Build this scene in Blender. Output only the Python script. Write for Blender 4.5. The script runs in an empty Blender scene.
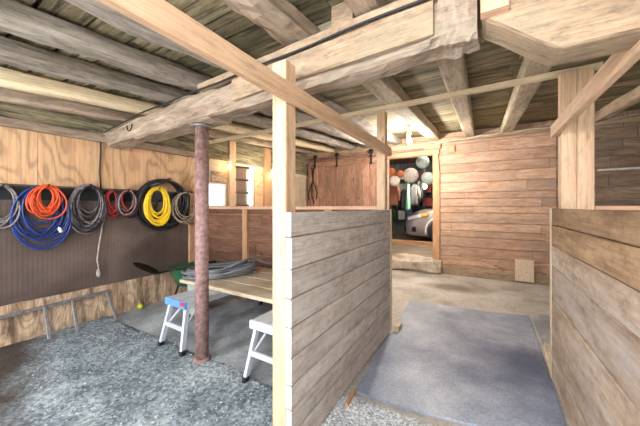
import bpy, bmesh, math, random
from mathutils import Vector, Matrix, noise as mnoise
random.seed(7)
R = random.Random(11)
C = bpy.context.scene.collection
S = bpy.context.scene
V = Vector
PI = math.pi

# ------------------------------------------------------------------ camera
F, HZ, CAMH, YAW = 275.0, 207.0, 1.30, math.radians(30.5)
cd = bpy.data.cameras.new('camera'); cam = bpy.data.objects.new('camera', cd); C.objects.link(cam)
cam.location = (0, 0, CAMH); cam.rotation_euler = (PI/2, 0, YAW)
cd.sensor_width = 36; cd.lens = F/640*36; cd.shift_y = -6/640; cd.clip_start = .02
S.camera = cam
cs, sn = math.cos(YAW), math.sin(YAW)

# ------------------------------------------------------------------ node helpers
def newmat(name):
    m = bpy.data.materials.new(name); m.use_nodes = True
    nt = m.node_tree; b = nt.nodes['Principled BSDF']
    return m, nt, b
def N(nt, t, **kw):
    n = nt.nodes.new(t)
    for k, v in kw.items():
        if k in n.inputs.keys() if False else False: pass
        setattr(n, k, v)
    return n
def L(nt, a, b): nt.links.new(a, b)
def math_(nt, op, a, b=None, clamp=False):
    n = nt.nodes.new('ShaderNodeMath'); n.operation = op; n.use_clamp = clamp
    for i, x in enumerate((a, b)):
        if x is None: continue
        if isinstance(x, (int, float)): n.inputs[i].default_value = x
        else: L(nt, x, n.inputs[i])
    return n.outputs[0]
def mix(nt, fac, a, b, blend='MIX'):
    n = nt.nodes.new('ShaderNodeMix'); n.data_type = 'RGBA'; n.blend_type = blend; n.clamp_result = False
    for i, x in ((0, fac), (6, a), (7, b)):
        if isinstance(x, (int, float)): n.inputs[i].default_value = x
        elif isinstance(x, (tuple, list)): n.inputs[i].default_value = (*x[:3], 1)
        else: L(nt, x, n.inputs[i])
    return n.outputs[2]
def ramp(nt, fac, stops):
    n = nt.nodes.new('ShaderNodeValToRGB'); cr = n.color_ramp
    while len(cr.elements) < len(stops): cr.elements.new(.5)
    for e, (p, c) in zip(cr.elements, stops):
        e.position = p; e.color = (*c[:3], 1) if isinstance(c, (tuple, list)) else (c, c, c, 1)
    L(nt, fac, n.inputs[0]); return n.outputs[0]
def noise(nt, vec, scale=1, detail=4, rough=.55, dist=0):
    n = nt.nodes.new('ShaderNodeTexNoise'); n.inputs['Scale'].default_value = scale
    n.inputs['Detail'].default_value = detail; n.inputs['Roughness'].default_value = rough
    n.inputs['Distortion'].default_value = dist
    L(nt, vec, n.inputs['Vector']); return n.outputs['Fac']
def bump(nt, b, h, strength=.3, dist=.01):
    n = nt.nodes.new('ShaderNodeBump'); n.inputs['Strength'].default_value = strength
    n.inputs['Distance'].default_value = dist; L(nt, h, n.inputs['Height']); L(nt, n.outputs[0], b.inputs['Normal'])
def srgb(r, g, b):
    f = lambda c: (c/255/12.92) if c/255 <= .04045 else ((c/255+.055)/1.055)**2.4
    return (f(r), f(g), f(b))
def scl(c, k): return tuple(x*k for x in c)

def wood(name, dark, base, light, gl=1.2, gc=16, knots=.5, stain=None, stain_amt=.5, var=.25, rough=.85, bstr=.35, cathedral=0, stain_scale=1.6, contrast=1.0, mottle=.75, mv=(9, 40), streak=0):
    """grain runs along u of the UV map (metres); every board (mesh island) gets its own offset and tone"""
    m, nt, b = newmat(name)
    uv = nt.nodes.new('ShaderNodeUVMap').outputs[0]
    geo = nt.nodes.new('ShaderNodeNewGeometry'); rnd = geo.outputs['Random Per Island']
    def vec(su, sv, k=37.0):
        mp = nt.nodes.new('ShaderNodeMapping'); mp.inputs['Scale'].default_value = (su, sv, 1); L(nt, uv, mp.inputs[0])
        ad = nt.nodes.new('ShaderNodeVectorMath'); ad.operation = 'ADD'
        cb = nt.nodes.new('ShaderNodeCombineXYZ'); L(nt, math_(nt, 'MULTIPLY', rnd, k), cb.inputs[2]); L(nt, math_(nt, 'MULTIPLY', rnd, k*.7), cb.inputs[0])
        L(nt, mp.outputs[0], ad.inputs[0]); L(nt, cb.outputs[0], ad.inputs[1]); return ad.outputs[0]
    g = noise(nt, vec(gl*1.6, gc*.55), 1, 6, .62, .25)
    lo, hi = .5-.24/contrast, .5+.24/contrast
    col = ramp(nt, g, [(lo, dark), (.5, base), (hi, light)])
    col = mix(nt, .35, col, base)
    fine = noise(nt, vec(gl*3, gc*5), 1, 4, .65)
    col = mix(nt, .8, col, ramp(nt, fine, [(.3, .66), (.58, 1.06)]), 'MULTIPLY')
    mott = noise(nt, vec(*mv), 1, 6, .75)
    col = mix(nt, mottle, col, ramp(nt, mott, [(.34, .5), (.48, .95), (.66, 1.2)]), 'MULTIPLY')
    if streak:
        st = noise(nt, vec(2.2, 26), 1, 4, .6, .2)
        col = mix(nt, streak, col, ramp(nt, st, [(.36, .25), (.48, .9), (.62, 1.25)]), 'MULTIPLY')
    h = fine
    if cathedral:
        cf = noise(nt, vec(cathedral, cathedral*3.6), 1, 1.5, .4, .2)
        sw = math_(nt, 'SINE', math_(nt, 'MULTIPLY', cf, 95.0))
        col = mix(nt, .75, col, ramp(nt, math_(nt, 'ADD', math_(nt, 'MULTIPLY', sw, .5), .5), [(.0, .6), (.35, .98), (1.0, 1.06)]), 'MULTIPLY')
    if knots:
        vo = nt.nodes.new('ShaderNodeTexVoronoi'); vo.inputs['Scale'].default_value = 1
        L(nt, vec(2.4, 6.0), vo.inputs['Vector'])
        sep = nt.nodes.new('ShaderNodeSeparateColor'); L(nt, vo.outputs['Color'], sep.inputs[0])
        on = math_(nt, 'GREATER_THAN', sep.outputs[0], 1-knots)
        k = ramp(nt, vo.outputs['Distance'], [(.05, 1.0), (.12, 0.0)])
        kk = math_(nt, 'MULTIPLY', k, on)
        col = mix(nt, math_(nt, 'MULTIPLY', kk, .8), col, scl(dark, .45))
    if stain:
        s = noise(nt, vec(stain_scale*.5, stain_scale*2.2), 1, 5, .65, .4)
        col = mix(nt, math_(nt, 'MULTIPLY', ramp(nt, s, [(.45, 0.0), (.65, 1.0)]), stain_amt), col, stain)
    col = mix(nt, 1.0, col, ramp(nt, rnd, [(0, 1-var), (1, 1+var)]), 'MULTIPLY')
    L(nt, col, b.inputs['Base Color']); b.inputs['Roughness'].default_value = rough
    b.inputs['Specular IOR Level'].default_value = .25
    bump(nt, b, math_(nt, 'ADD', h, g), bstr, .006)
    return m

def plain(name, c, rough=.5, metal=0, var=.12, scale=30, bstr=.08, spec=.5):
    m, nt, b = newmat(name)
    tc = nt.nodes.new('ShaderNodeTexCoord').outputs['Object']
    n = noise(nt, tc, scale, 4, .6)
    L(nt, mix(nt, 1.0, c, ramp(nt, n, [(.3, 1-var*2), (.7, 1+var)]), 'MULTIPLY'), b.inputs['Base Color'])
    b.inputs['Roughness'].default_value = rough; b.inputs['Metallic'].default_value = metal
    b.inputs['Specular IOR Level'].default_value = spec
    bump(nt, b, n, bstr, .004)
    return m

def emit(name, c, s):
    m, nt, b = newmat(name); b.inputs['Base Color'].default_value = (*c, 1)
    b.inputs['Emission Color'].default_value = (*c, 1); b.inputs['Emission Strength'].default_value = s
    return m

def concrete(name, c1, c2, c3, sc=1.2, rough=.75, fine=60, bstr=.3, bdist=.006, speck=None, dist=.4):
    m, nt, b = newmat(name)
    tc = nt.nodes.new('ShaderNodeTexCoord').outputs['Object']
    n = noise(nt, tc, sc, 7, .62, dist)
    col = ramp(nt, n, [(.32, c1), (.5, c2), (.68, c3)])
    f = noise(nt, tc, fine, 4, .7)
    col = mix(nt, .8, col, ramp(nt, f, [(.3, .6), (.65, 1.12)]), 'MULTIPLY')
    h = f
    if speck:
        vo = nt.nodes.new('ShaderNodeTexVoronoi'); vo.inputs['Scale'].default_value = speck; L(nt, tc, vo.inputs['Vector'])
        sep = nt.nodes.new('ShaderNodeSeparateColor'); L(nt, vo.outputs['Color'], sep.inputs[0])
        col = mix(nt, .85, col, ramp(nt, sep.outputs[0], [(.1, .5), (.5, .95), (.95, 1.5)]), 'MULTIPLY')
        h = math_(nt, 'ADD', f, sep.outputs[1])
    L(nt, col, b.inputs['Base Color']); b.inputs['Roughness'].default_value = rough
    b.inputs['Specular IOR Level'].default_value = .35
    bump(nt, b, h, bstr, bdist)
    return m, nt, b, col, tc

# ------------------------------------------------------------------ materials
M = {}
M['pine'] = wood('fresh_pine', srgb(170,130,98), srgb(214,180,145), srgb(232,205,172), .9, 34, .5, stain=srgb(220,172,144), stain_amt=.4, var=.05, rough=.7, bstr=.15, mottle=.5, stain_scale=2.5)
M['pine_pink'] = wood('pink_pine', srgb(200,150,118), srgb(226,182,150), srgb(238,206,176), .9, 30, .2, stain=srgb(222,164,134), stain_amt=.4, var=.05, rough=.7, bstr=.15, mottle=.3)
M['pine_green'] = wood('greenish_treated_pine', srgb(192,166,128), srgb(228,206,170), srgb(240,222,192), .9, 30, .5, stain=srgb(208,206,170), stain_amt=.35, var=.06, rough=.7, bstr=.15, mottle=.4, stain_scale=2.5)
M['grey_plank'] = wood('weathered_grey_planks', srgb(148,136,124), srgb(198,187,176), srgb(218,210,204), 1.3, 18, .3, stain=srgb(212,210,208), stain_amt=.5, var=.08, bstr=.35, stain_scale=3.5, mottle=.7, mv=(14, 22))
M['brown_plank'] = wood('weathered_brown_planks', srgb(124,102,84), srgb(172,150,130), srgb(200,182,166), 1.3, 16, .3, stain=srgb(194,184,178), stain_amt=.5, var=.10, bstr=.35, stain_scale=3, mottle=.65, mv=(13, 20))
M['tan_plank'] = wood('stained_tan_planks', srgb(112,86,60), srgb(170,138,106), srgb(196,168,136), 1.3, 16, .3, stain=srgb(104,76,52), stain_amt=.7, var=.10, bstr=.35, stain_scale=2.4, mottle=.65, mv=(13, 20))
M['barn_wall'] = wood('old_barn_boards', srgb(136,104,84), srgb(196,158,132), srgb(224,192,168), 1.4, 20, .5, stain=srgb(168,148,132), stain_amt=.6, var=.15, bstr=.4, stain_scale=1.6, mottle=.8)
M['barn_wall_grey'] = wood('old_grey_barn_boards', srgb(98,78,62), srgb(146,122,102), srgb(178,156,136), 1.4, 16, .5, stain=srgb(120,112,104), stain_amt=.6, var=.18, bstr=.5)
M['door_board'] = wood('vertical_red_brown_boards', srgb(96,70,56), srgb(168,126,104), srgb(200,162,138), 1.5, 14, .6, stain=srgb(126,98,82), stain_amt=.5, var=.2, bstr=.5, mottle=.9)
M['dark_board'] = wood('dark_red_brown_boards', srgb(80,54,42), srgb(134,94,74), srgb(166,124,100), 1.4, 14, .5, stain=srgb(88,68,58), stain_amt=.6, var=.22, bstr=.5, mottle=.9)
M['log'] = wood('grey_brown_hewn_log', srgb(98,82,68), srgb(164,142,122), srgb(202,182,162), 1.8, 18, .3, stain=srgb(170,160,144), stain_amt=.5, var=.06, bstr=1.0, stain_scale=3, mottle=.95)
M['log_grey'] = wood('cool_grey_log', srgb(90,82,74), srgb(146,136,124), srgb(184,174,162), 1.8, 18, .25, stain=srgb(128,122,116), stain_amt=.5, var=.08, bstr=.9, stain_scale=3, mottle=.9)
M['joist_flat'] = wood('flat_tan_joist', srgb(116,104,88), srgb(184,170,148), srgb(212,196,168), 1.6, 18, .25, stain=srgb(156,146,124), stain_amt=.4, var=.06, bstr=.6, mottle=.8)
M['weathered_dark'] = wood('weathered_dark_sash', srgb(70,56,46), srgb(112,92,76), srgb(146,126,108), 1.6, 18, .1, var=.06)
M['beam_face'] = wood('sawn_beam_face', srgb(118,94,74), srgb(172,146,120), srgb(200,176,150), 1.8, 18, .15, stain=srgb(152,140,116), stain_amt=.6, var=.05, bstr=.9, stain_scale=4, mottle=.9, mv=(10,26))
M['deck'] = wood('aged_loft_boards', srgb(74,66,52), srgb(138,126,100), srgb(178,166,136), 1.2, 16, .4, stain=srgb(112,114,84), stain_amt=.5, var=.35, bstr=.6, stain_scale=2.5, mottle=.9, streak=.9)
M['plywood'] = wood('plywood_sheet', srgb(184,140,102), srgb(210,170,130), srgb(222,188,150), .5, 10, .15, stain=srgb(220,168,130), stain_amt=.4, var=.05, rough=.65, bstr=.1, cathedral=.75, mottle=.3)
M['plywood_low'] = wood('worn_plywood', srgb(140,104,76), srgb(204,172,142), srgb(226,202,174), .6, 10, .1, stain=srgb(78,58,44), stain_amt=.85, var=.05, rough=.75, bstr=.2, cathedral=1.5, stain_scale=5, mottle=.6, mv=(9, 9))
M['plank_pale'] = wood('pale_planks', srgb(168,146,118), srgb(212,192,164), srgb(232,216,192), 1.1, 18, .2, stain=srgb(196,184,166), stain_amt=.5, var=.1, bstr=.2, mottle=.5)
M['orange_frame'] = wood('orange_door_casing', srgb(164,118,84), srgb(204,158,120), srgb(226,186,150), 1.2, 22, .3, stain=srgb(182,132,98), stain_amt=.4, var=.06, mottle=.5)
M['rope'] = plain('weathered_rope', srgb(178,168,160), .9, var=.25)
M['steel'] = plain('galvanised_steel', srgb(140,136,134), .5, .5, .2)
M['alu'] = plain('brushed_aluminium', srgb(214,220,228), .4, .3, .06)
M['blue_plastic'] = plain('blue_plastic', srgb(104,156,226), .45)
M['red_plastic'] = plain('red_plastic', srgb(200,60,50), .45)
M['black_rubber'] = plain('black_rubber', srgb(30,30,34), .55, spec=.5)
M['black_metal'] = plain('blackened_iron', srgb(48,42,38), .6, .4, .3)
M['green_plastic'] = plain('green_plastic', srgb(38,104,66), .4)
M['pale_plastic'] = plain('pale_plastic', srgb(190,200,190), .5)
M['grey_hose'] = plain('grey_hose', srgb(116,118,124), .45)
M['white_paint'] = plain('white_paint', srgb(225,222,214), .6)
M['cord_blue'] = plain('blue_hose', srgb(34,60,128), .35)
M['cord_orange'] = plain('orange_cord', srgb(226,84,34), .5)
M['cord_grey'] = plain('grey_cord', srgb(134,126,128), .5, var=.3)
M['cord_red'] = plain('red_cord', srgb(170,44,44), .5)
M['cord_black'] = plain('black_hose', srgb(40,38,42), .4, var=.2)
M['cord_yellow'] = plain('yellow_cord', srgb(246,206,30), .45)
M['cord_beige'] = plain('beige_wire', srgb(168,150,128), .6)
M['wire_white'] = plain('white_cable', srgb(214,206,190), .6)
M['ball'] = plain('tennis_felt', srgb(190,200,60), .9)
M['car_paint'] = plain('grey_beige_car_paint', srgb(150,140,142), .3, .3, .03, bstr=0)
M['car_trim'] = plain('black_car_trim', srgb(26,26,30), .4)
M['car_glass'] = plain('dark_car_glass', srgb(24,28,34), .08, 0, .02, bstr=0)
M['amber'] = plain('amber_lens', srgb(248,180,30), .25)
M['lamp_lens'] = plain('clear_lens', srgb(225,228,230), .15)
M['basket_white'] = plain('off_white_woven', srgb(206,194,184), .8, var=.3, scale=50, bstr=.5)
M['basket_green'] = plain('pale_green_enamel', srgb(176,190,178), .6, var=.2)
M['basket_orange'] = plain('orange_wicker', srgb(196,110,56), .8, var=.35, scale=50, bstr=.5)
M['mint'] = plain('mint_fabric', srgb(130,190,156), .9)
M['sheet_grey'] = plain('grey_sheet', srgb(74,72,72), .8)
M['garage_wall'] = plain('garage_wall', srgb(120,122,116), .9, var=.25, scale=3)
M['cardboard'] = plain('cardboard', srgb(226,202,176), .85)
M['brick'] = plain('red_brick', srgb(150,100,76), .9)
M['bulb_warm'] = emit('lit_bulb', srgb(255,226,170), 30)
M['bulb_fill'] = emit('added_fill_bulb', srgb(240,246,255), 12)
M['bulb_small'] = emit('lit_small_bulb', srgb(255,206,130), 14)

# rust pipe
m, nt, b = newmat('rusty_painted_pipe'); tc = nt.nodes.new('ShaderNodeTexCoord').outputs['Object']
n1 = noise(nt, tc, 22, 6, .7); L(nt, ramp(nt, n1, [(.3, srgb(104,72,64)), (.5, srgb(146,112,106)), (.7, srgb(174,148,142))]), b.inputs['Base Color'])
b.inputs['Roughness'].default_value = .8; bump(nt, b, n1, .5, .004); M['rust'] = m

# ribbed dark mat on the left wall (vertical ribs along world z)
m, nt, b = newmat('ribbed_dark_mat'); tc = nt.nodes.new('ShaderNodeTexCoord').outputs['Object']
w = nt.nodes.new('ShaderNodeTexWave'); w.bands_direction = 'Y'; w.inputs['Scale'].default_value = 9; w.inputs['Distortion'].default_value = .2
L(nt, tc, w.inputs['Vector'])
n1 = noise(nt, tc, 1.6, 5, .6)
col = ramp(nt, n1, [(.3, srgb(68,55,49)), (.55, srgb(97,82,74)), (.75, srgb(120,102,92))])
col = mix(nt, .22, col, ramp(nt, w.outputs['Fac'], [(.1, .55), (.5, 1.0)]), 'MULTIPLY')
L(nt, col, b.inputs['Base Color']); b.inputs['Roughness'].default_value = .5
bump(nt, b, w.outputs['Fac'], .15, .004); M['mat'] = m

M['slab'], nt, b, col, tc = concrete('smooth_blue_grey_concrete', srgb(92,102,128), srgb(156,165,184), srgb(214,219,230), .9, .45, 60, .05, dist=.15)
vd = nt.nodes.new('ShaderNodeVectorMath'); vd.operation = 'DISTANCE'; L(nt, tc, vd.inputs[0]); vd.inputs[1].default_value = (.35, 2.85, 0)
damp = ramp(nt, math_(nt, 'ADD', vd.outputs['Value'], math_(nt, 'MULTIPLY', noise(nt, tc, 2.5, 6, .65), .9)), [(.55, .85), (1.25, 0.0)])
L(nt, mix(nt, damp, col, srgb(74, 86, 114)), b.inputs['Base Color'])
M['floor'], nt, b, col, tc = concrete('old_tan_concrete', srgb(130,122,112), srgb(190,184,176), srgb(212,208,202), .8, .75, 40, .12, dist=.2)
vd = nt.nodes.new('ShaderNodeVectorMath'); vd.operation = 'DISTANCE'; mp = nt.nodes.new('ShaderNodeMapping'); mp.inputs['Scale'].default_value = (1, 1.9, 0); L(nt, tc, mp.inputs[0]); L(nt, mp.outputs[0], vd.inputs[0]); vd.inputs[1].default_value = (-.40, 4.95*1.9, 0)
damp = ramp(nt, math_(nt, 'ADD', vd.outputs['Value'], math_(nt, 'MULTIPLY', noise(nt, tc, 3, 5, .6), .5)), [(.45, .75), (.85, 0.0)])
L(nt, mix(nt, damp, col, srgb(108, 94, 78)), b.inputs['Base Color'])
M['stall_slab'], nt, b, col, tc = concrete('worn_stall_concrete', srgb(104,106,110), srgb(164,167,170), srgb(216,218,220), 1.3, .7, 40, .2)
M['apron'], nt, b, col, tc = concrete('pitted_pale_concrete', srgb(150,156,166), srgb(196,202,210), srgb(222,226,230), 2.2, .85, 90, .4, .005, speck=90)
M['whitewash'], nt, b, col, tc = concrete('rough_white_foundation', srgb(140,118,98), srgb(206,190,172), srgb(232,222,208), 5, .85, 40, .6, .01)
M['garage_floor'], nt, b, col, tc = concrete('garage_concrete', srgb(118,100,84), srgb(150,134,116), srgb(170,156,140), 1.2, .6, 40, .1)
# gravel with dark soil in the near left corner
M['gravel'], nt, b, col, tc = concrete('grey_gravel', srgb(100,110,116), srgb(146,157,163), srgb(182,191,194), 2.4, .9, 34, .8, .012, speck=55)
sx = nt.nodes.new('ShaderNodeSeparateXYZ'); L(nt, tc, sx.inputs[0])
e = math_(nt, 'SUBTRACT', math_(nt, 'MULTIPLY', sx.outputs[0], -.386), sx.outputs[1])
e = math_(nt, 'ADD', e, math_(nt, 'MULTIPLY', noise(nt, tc, 3, 5, .65), .5))
soil = ramp(nt, e, [(.55, 0.0), (.85, .95)])
L(nt, mix(nt, soil, col, scl(srgb(66,54,46), 1)), b.inputs['Base Color'])
M['chip'], nt, b, col, tc = concrete('stone_chips', srgb(96,106,112), srgb(160,168,172), srgb(214,218,218), 30, .9, 60, .2)

# ------------------------------------------------------------------ mesh helpers
def vset(vs): return {v for r in vs for v in r}
class MB:
    def __init__(s): s.bm = bmesh.new(); s.uv = s.bm.loops.layers.uv.new('UVMap')
    def rings(s, rings, us, caps=True, closed=False, smooth=False, uvoff=None, swap=False):
        """loft rings of points; u = us[i], v = distance round the ring"""
        n = len(rings[0]); off = uvoff or (R.uniform(0, 40), R.uniform(0, 40))
        vs = [[s.bm.verts.new(p) for p in r] for r in rings]
        per = [0]
        for k in range(n): per.append(per[-1] + (V(rings[0][(k+1) % n]) - V(rings[0][k])).length)
        m = len(rings)
        for i in range(m if closed else m-1):
            j = (i+1) % m
            u0, u1 = us[i], (us[i+1] if i+1 < len(us) else us[i] + .1)
            for k in range(n):
                q = (k+1) % n
                f = s.bm.faces.new((vs[i][k], vs[i][q], vs[j][q], vs[j][k])); f.smooth = smooth
                for lp, (a, c) in zip(f.loops, ((u0, per[k]), (u0, per[k+1]), (u1, per[k+1]), (u1, per[k]))):
                    lp[s.uv].uv = (a+off[0], c+off[1])
        if caps and not closed:
            for ring, rv, rev in ((rings[0], vs[0], True), (rings[-1], vs[-1], False)):
                f = s.bm.faces.new(rv[::-1] if rev else rv)
                ext = sorted(range(3), key=lambda i: min(p[i] for p in ring) - max(p[i] for p in ring))
                for lp in f.loops: lp[s.uv].uv = (off[0] + lp.vert.co[ext[0]], off[1] + lp.vert.co[ext[1]])
        if swap:
            vv = vset(vs)
            for f in s.bm.faces:
                if len(f.verts) == 4 and f.verts[0] in vv:
                    for lp in f.loops: u_, v_ = lp[s.uv].uv; lp[s.uv].uv = (v_, u_)
        return s
    def beam(s, a, b, w, h, up=(0, 0, 1), ch=.004, seg=1, jit=0, twist=0, rseed=None):
        """board from a to b (centre line); w across, h along up"""
        a, b = V(a), V(b); d = (b-a); ln = d.length; d.normalize(); up = V(up)
        side = d.cross(up).normalized(); up = side.cross(d).normalized()
        ch = min(ch, w*.3, h*.3)
        x, y = w/2, h/2
        sec = [(-x+ch, -y), (x-ch, -y), (x, -y+ch), (x, y-ch), (x-ch, y), (-x+ch, y), (-x, y-ch), (-x, -y+ch)]
        rs, us = [], []
        o = R.uniform(0, 100)
        for i in range(seg+1):
            t = i/seg; c = a + (b-a)*t
            r = []
            for q, (px, py) in enumerate(sec):
                j1 = j2 = 0
                if jit:
                    j1 = jit*mnoise.noise(V((t*ln*3+o, q*.9, 1.3))) ; j2 = jit*mnoise.noise(V((t*ln*3+o, q*.9, 7.7)))
                r.append(c + side*(px+j1) + up*(py+j2))
            rs.append(r); us.append(t*ln)
        return s.rings(rs, us)
    def box(s, p0, p1, axis=None, ch=.003):
        """axis aligned box, grain along its longest axis (or axis)"""
        p0, p1 = V(p0), V(p1); c = (p0+p1)/2; e = [abs(p1[i]-p0[i]) for i in range(3)]
        ax = axis if axis is not None else max(range(3), key=lambda i: e[i])
        a, b = c.copy(), c.copy(); a[ax] -= e[ax]/2; b[ax] += e[ax]/2
        if ax == 2: return s.beam(a, b, e[0], e[1], (0, 1, 0), ch)
        if ax == 0: return s.beam(a, b, e[1], e[2], (0, 0, 1), ch)
        return s.beam(a, b, e[0], e[2], (0, 0, 1), ch)
    def log(s, pts, rx, rz, n=12, jit=.012, square=.0, taper=1.0, seg=24):
        """rough hewn log along pts; square 0 round .. 1 boxy"""
        pts = [V(p) for p in pts]; o = R.uniform(0, 100); rs, us = [], []
        L_ = sum((pts[i+1]-pts[i]).length for i in range(len(pts)-1)); acc = 0
        for i in range(seg+1):
            t = i/seg*(len(pts)-1); k = min(int(t), len(pts)-2); c = pts[k].lerp(pts[k+1], t-k)
            d = (pts[k+1]-pts[k]).normalized(); side = d.cross(V((0, 0, 1))).normalized(); up = side.cross(d)
            kk = 1+(taper-1)*i/seg; u = L_*i/seg; r = []
            for q in range(n):
                an = 2*PI*(q+.5)/n; ca, sa = math.cos(an), math.sin(an)
                e_ = 1-square*.62
                ca = math.copysign(abs(ca)**e_, ca); sa = math.copysign(abs(sa)**e_, sa)
                j = 1 + jit/max(rx, rz)*(mnoise.noise(V((u*2.2+o, q*.55, 0)))*1.3 + mnoise.noise(V((u*9+o, q*1.7, 5)))*.6)
                wob = V((0, 0, .5*jit*mnoise.noise(V((u*1.5, o, 2)))))
                r.append(c + wob + side*(ca*rx*kk*j) + up*(sa*rz*kk*j))
            rs.append(r); us.append(u)
        return s.rings(rs, us)
    def tube(s, pts, r, n=7, closed=False, caps=True):
        pts = [V(p) for p in pts]; m = len(pts); rs, us = [], [0]
        rr = r if isinstance(r, (list, tuple)) else [r]*m
        t = (pts[1]-pts[0]).normalized(); nrm = t.orthogonal().normalized()
        for i in range(m):
            a = pts[i-1] if i or closed else pts[0]; b_ = pts[(i+1) % m] if i < m-1 or closed else pts[-1]
            t2 = (b_-a).normalized()
            q = t.rotation_difference(t2); nrm = q @ nrm; nrm = (nrm - t2*nrm.dot(t2)).normalized(); t = t2
            bi = t.cross(nrm)
            rs.append([pts[i] + (nrm*math.cos(2*PI*k/n) + bi*math.sin(2*PI*k/n))*rr[i] for k in range(n)])
            if i: us.append(us[-1] + (pts[i]-pts[i-1]).length)
        return s.rings(rs, us, caps=caps, closed=closed, smooth=True)
    def lathe(s, prof, c=(0, 0, 0), axis=(0, 0, 1), n=24, caps=True):
        """prof: list of (radius, height) along axis"""
        ax = V(axis).normalized(); e1 = ax.orthogonal().normalized(); e2 = ax.cross(e1); c = V(c)
        rs = [[c + ax*h + (e1*math.cos(2*PI*k/n) + e2*math.sin(2*PI*k/n))*max(r, .0005) for k in range(n)] for r, h in prof]
        us = [0]
        for i in range(1, len(prof)): us.append(us[-1] + math.hypot(prof[i][0]-prof[i-1][0], prof[i][1]-prof[i-1][1]))
        return s.rings(rs, us, caps=caps, smooth=True)
    def prism(s, poly, d):
        """extrude closed 3-D polygon by vector d"""
        d = V(d); a = [V(p) for p in poly]; return s.rings([a, [p+d for p in a]], [0, d.length], swap=True)
    def build(s, name, mat, parent=None, bevel=0):
        bmesh.ops.recalc_face_normals(s.bm, faces=s.bm.faces)
        me = bpy.data.meshes.new(name); s.bm.to_mesh(me); s.bm.free()
        o = bpy.data.objects.new(name, me); C.objects.link(o); me.materials.append(M[mat] if isinstance(mat, str) else mat)
        if parent: o.parent = parent; o.matrix_parent_inverse = Matrix.Translation(-parent.location)
        if bevel:
            bv = o.modifiers.new('bevel', 'BEVEL'); bv.width = bevel; bv.segments = 2
        return o
def tag(o, label, cat, group=None, kind=None):
    if label: o['label'] = label
    if cat: o['category'] = cat
    if group: o['group'] = group
    if kind: o['kind'] = kind
    return o
def struct(o): o['kind'] = 'structure'; return o
def empty(name, loc, label, cat, group=None):
    o = bpy.data.objects.new(name, None); C.objects.link(o); o.location = loc; o.empty_display_size = .1
    return tag(o, label, cat, group)
def lamp(name, loc, energy, color, r=.05):
    l = bpy.data.lights.new(name, 'POINT'); l.energy = energy; l.color = color; l.shadow_soft_size = r
    o = bpy.data.objects.new(name, l); C.objects.link(o); o.location = loc; return o

# ================================================================== SETTING
LX, RX, BY = -3.83, 3.3, 5.9          # left wall, right wall, back wall
def jz(y): return 2.27 + (y-1.3)*.075 # underside of the joists
# --- floors
b = MB(); b.box((-4.2, -1.2, -.12), (3.6, BY+.25, -.012), 1); struct(b.build('floor', 'floor'))
b = MB(); b.box((-14, -16, -.12), (12, -1.2, -.014), 1); struct(b.build('bounce_ground', plain('pale_bounce_ground', srgb(222,222,220), .9, var=.1, scale=2)))  # unseen pale ground added to bounce daylight up to the ceiling
b = MB(); b.box((LX, 1.5, -.05), (-.9, 2.9, .0), 0); struct(b.build('stall_concrete', 'stall_slab'))
def grid(name, mat, x0, x1, y0, y1, z, amp, step, edge=0, front=None):
    b = MB(); nx, ny = int((x1-x0)/step), int((y1-y0)/step); vs = []
    for j in range(ny+1):
        row = []
        for i in range(nx+1):
            x = x0+(x1-x0)*i/nx; y = y0+(y1-y0)*j/ny
            if front: y = y0+(front(x)-y0)*j/ny
            if edge and j == ny: y += edge*mnoise.noise(V((x*2, 3, 1)))
            zz = z + amp*(mnoise.noise(V((x*2.5, y*2.5, 0))) + .5*mnoise.noise(V((x*14, y*14, 3))))
            if j == ny: zz = z-.02
            row.append(b.bm.verts.new((x, y, zz)))
        vs.append(row)
    for j in range(ny):
        for i in range(nx):
            f = b.bm.faces.new((vs[j][i], vs[j][i+1], vs[j+1][i+1], vs[j+1][i])); f.smooth = True
    return b.build(name, mat)
struct(grid('gravel_ground', 'gravel', LX, -.86, -1.2, 1.56, .012, .012, .04, .12))
struct(grid('concrete_apron', 'apron', -.84, .46, -1.2, 1.775, .006, .004, .05, .0, lambda x: 1.775 + max(0, x+.4)*.07 + max(0, x)*.42))
b = MB()                                              # smooth slab in the aisle
poly = [(-.775, 1.80), (-.4, 1.815), (.05, 1.90), (.43, 2.12), (.485, 4.1), (.1, 4.0), (-.4, 3.98), (-.86, 3.92)]
b.prism([(x, y, -.03) for x, y in poly], (0, 0, .033)); struct(b.build('aisle_slab', 'slab'))
b = MB(); b.prism([(.5, 3.3, -.03), (.78, 3.3, -.03), (.8, 4.25, -.03), (.505, 4.15, -.03)], (0, 0, .045)); struct(b.build('side_slab', 'stall_slab', bevel=.006))
# loose chips on the gravel
b = MB()
for _ in range(2600):
    x, y = R.uniform(-3.5, -.95), R.uniform(.1, 1.62); r = R.uniform(.003, .011)
    if -.386*x - y > .45: continue
    zc = .012 + .012*mnoise.noise(V((x*2.5, y*2.5, 0)))
    vs = []
    an = R.uniform(0, PI)
    for dx, dy, dz in ((1, 0, 0), (0, .7, 0), (-.9, .1, 0), (0, -.8, 0), (.1, 0, .6), (0, 0, -.5)):
        ca, sa = math.cos(an), math.sin(an)
        vs.append(b.bm.verts.new((x+r*(dx*ca-dy*sa), y+r*(dx*sa+dy*ca), zc+r*dz+.002)))
    for i in range(4):
        b.bm.faces.new((vs[i], vs[(i+1) % 4], vs[4])); b.bm.faces.new((vs[(i+1) % 4], vs[i], vs[5]))
tag(b.build('gravel', 'chip'), 'loose grey stone chips scattered over the stall ground', 'gravel', kind='stuff')

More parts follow.
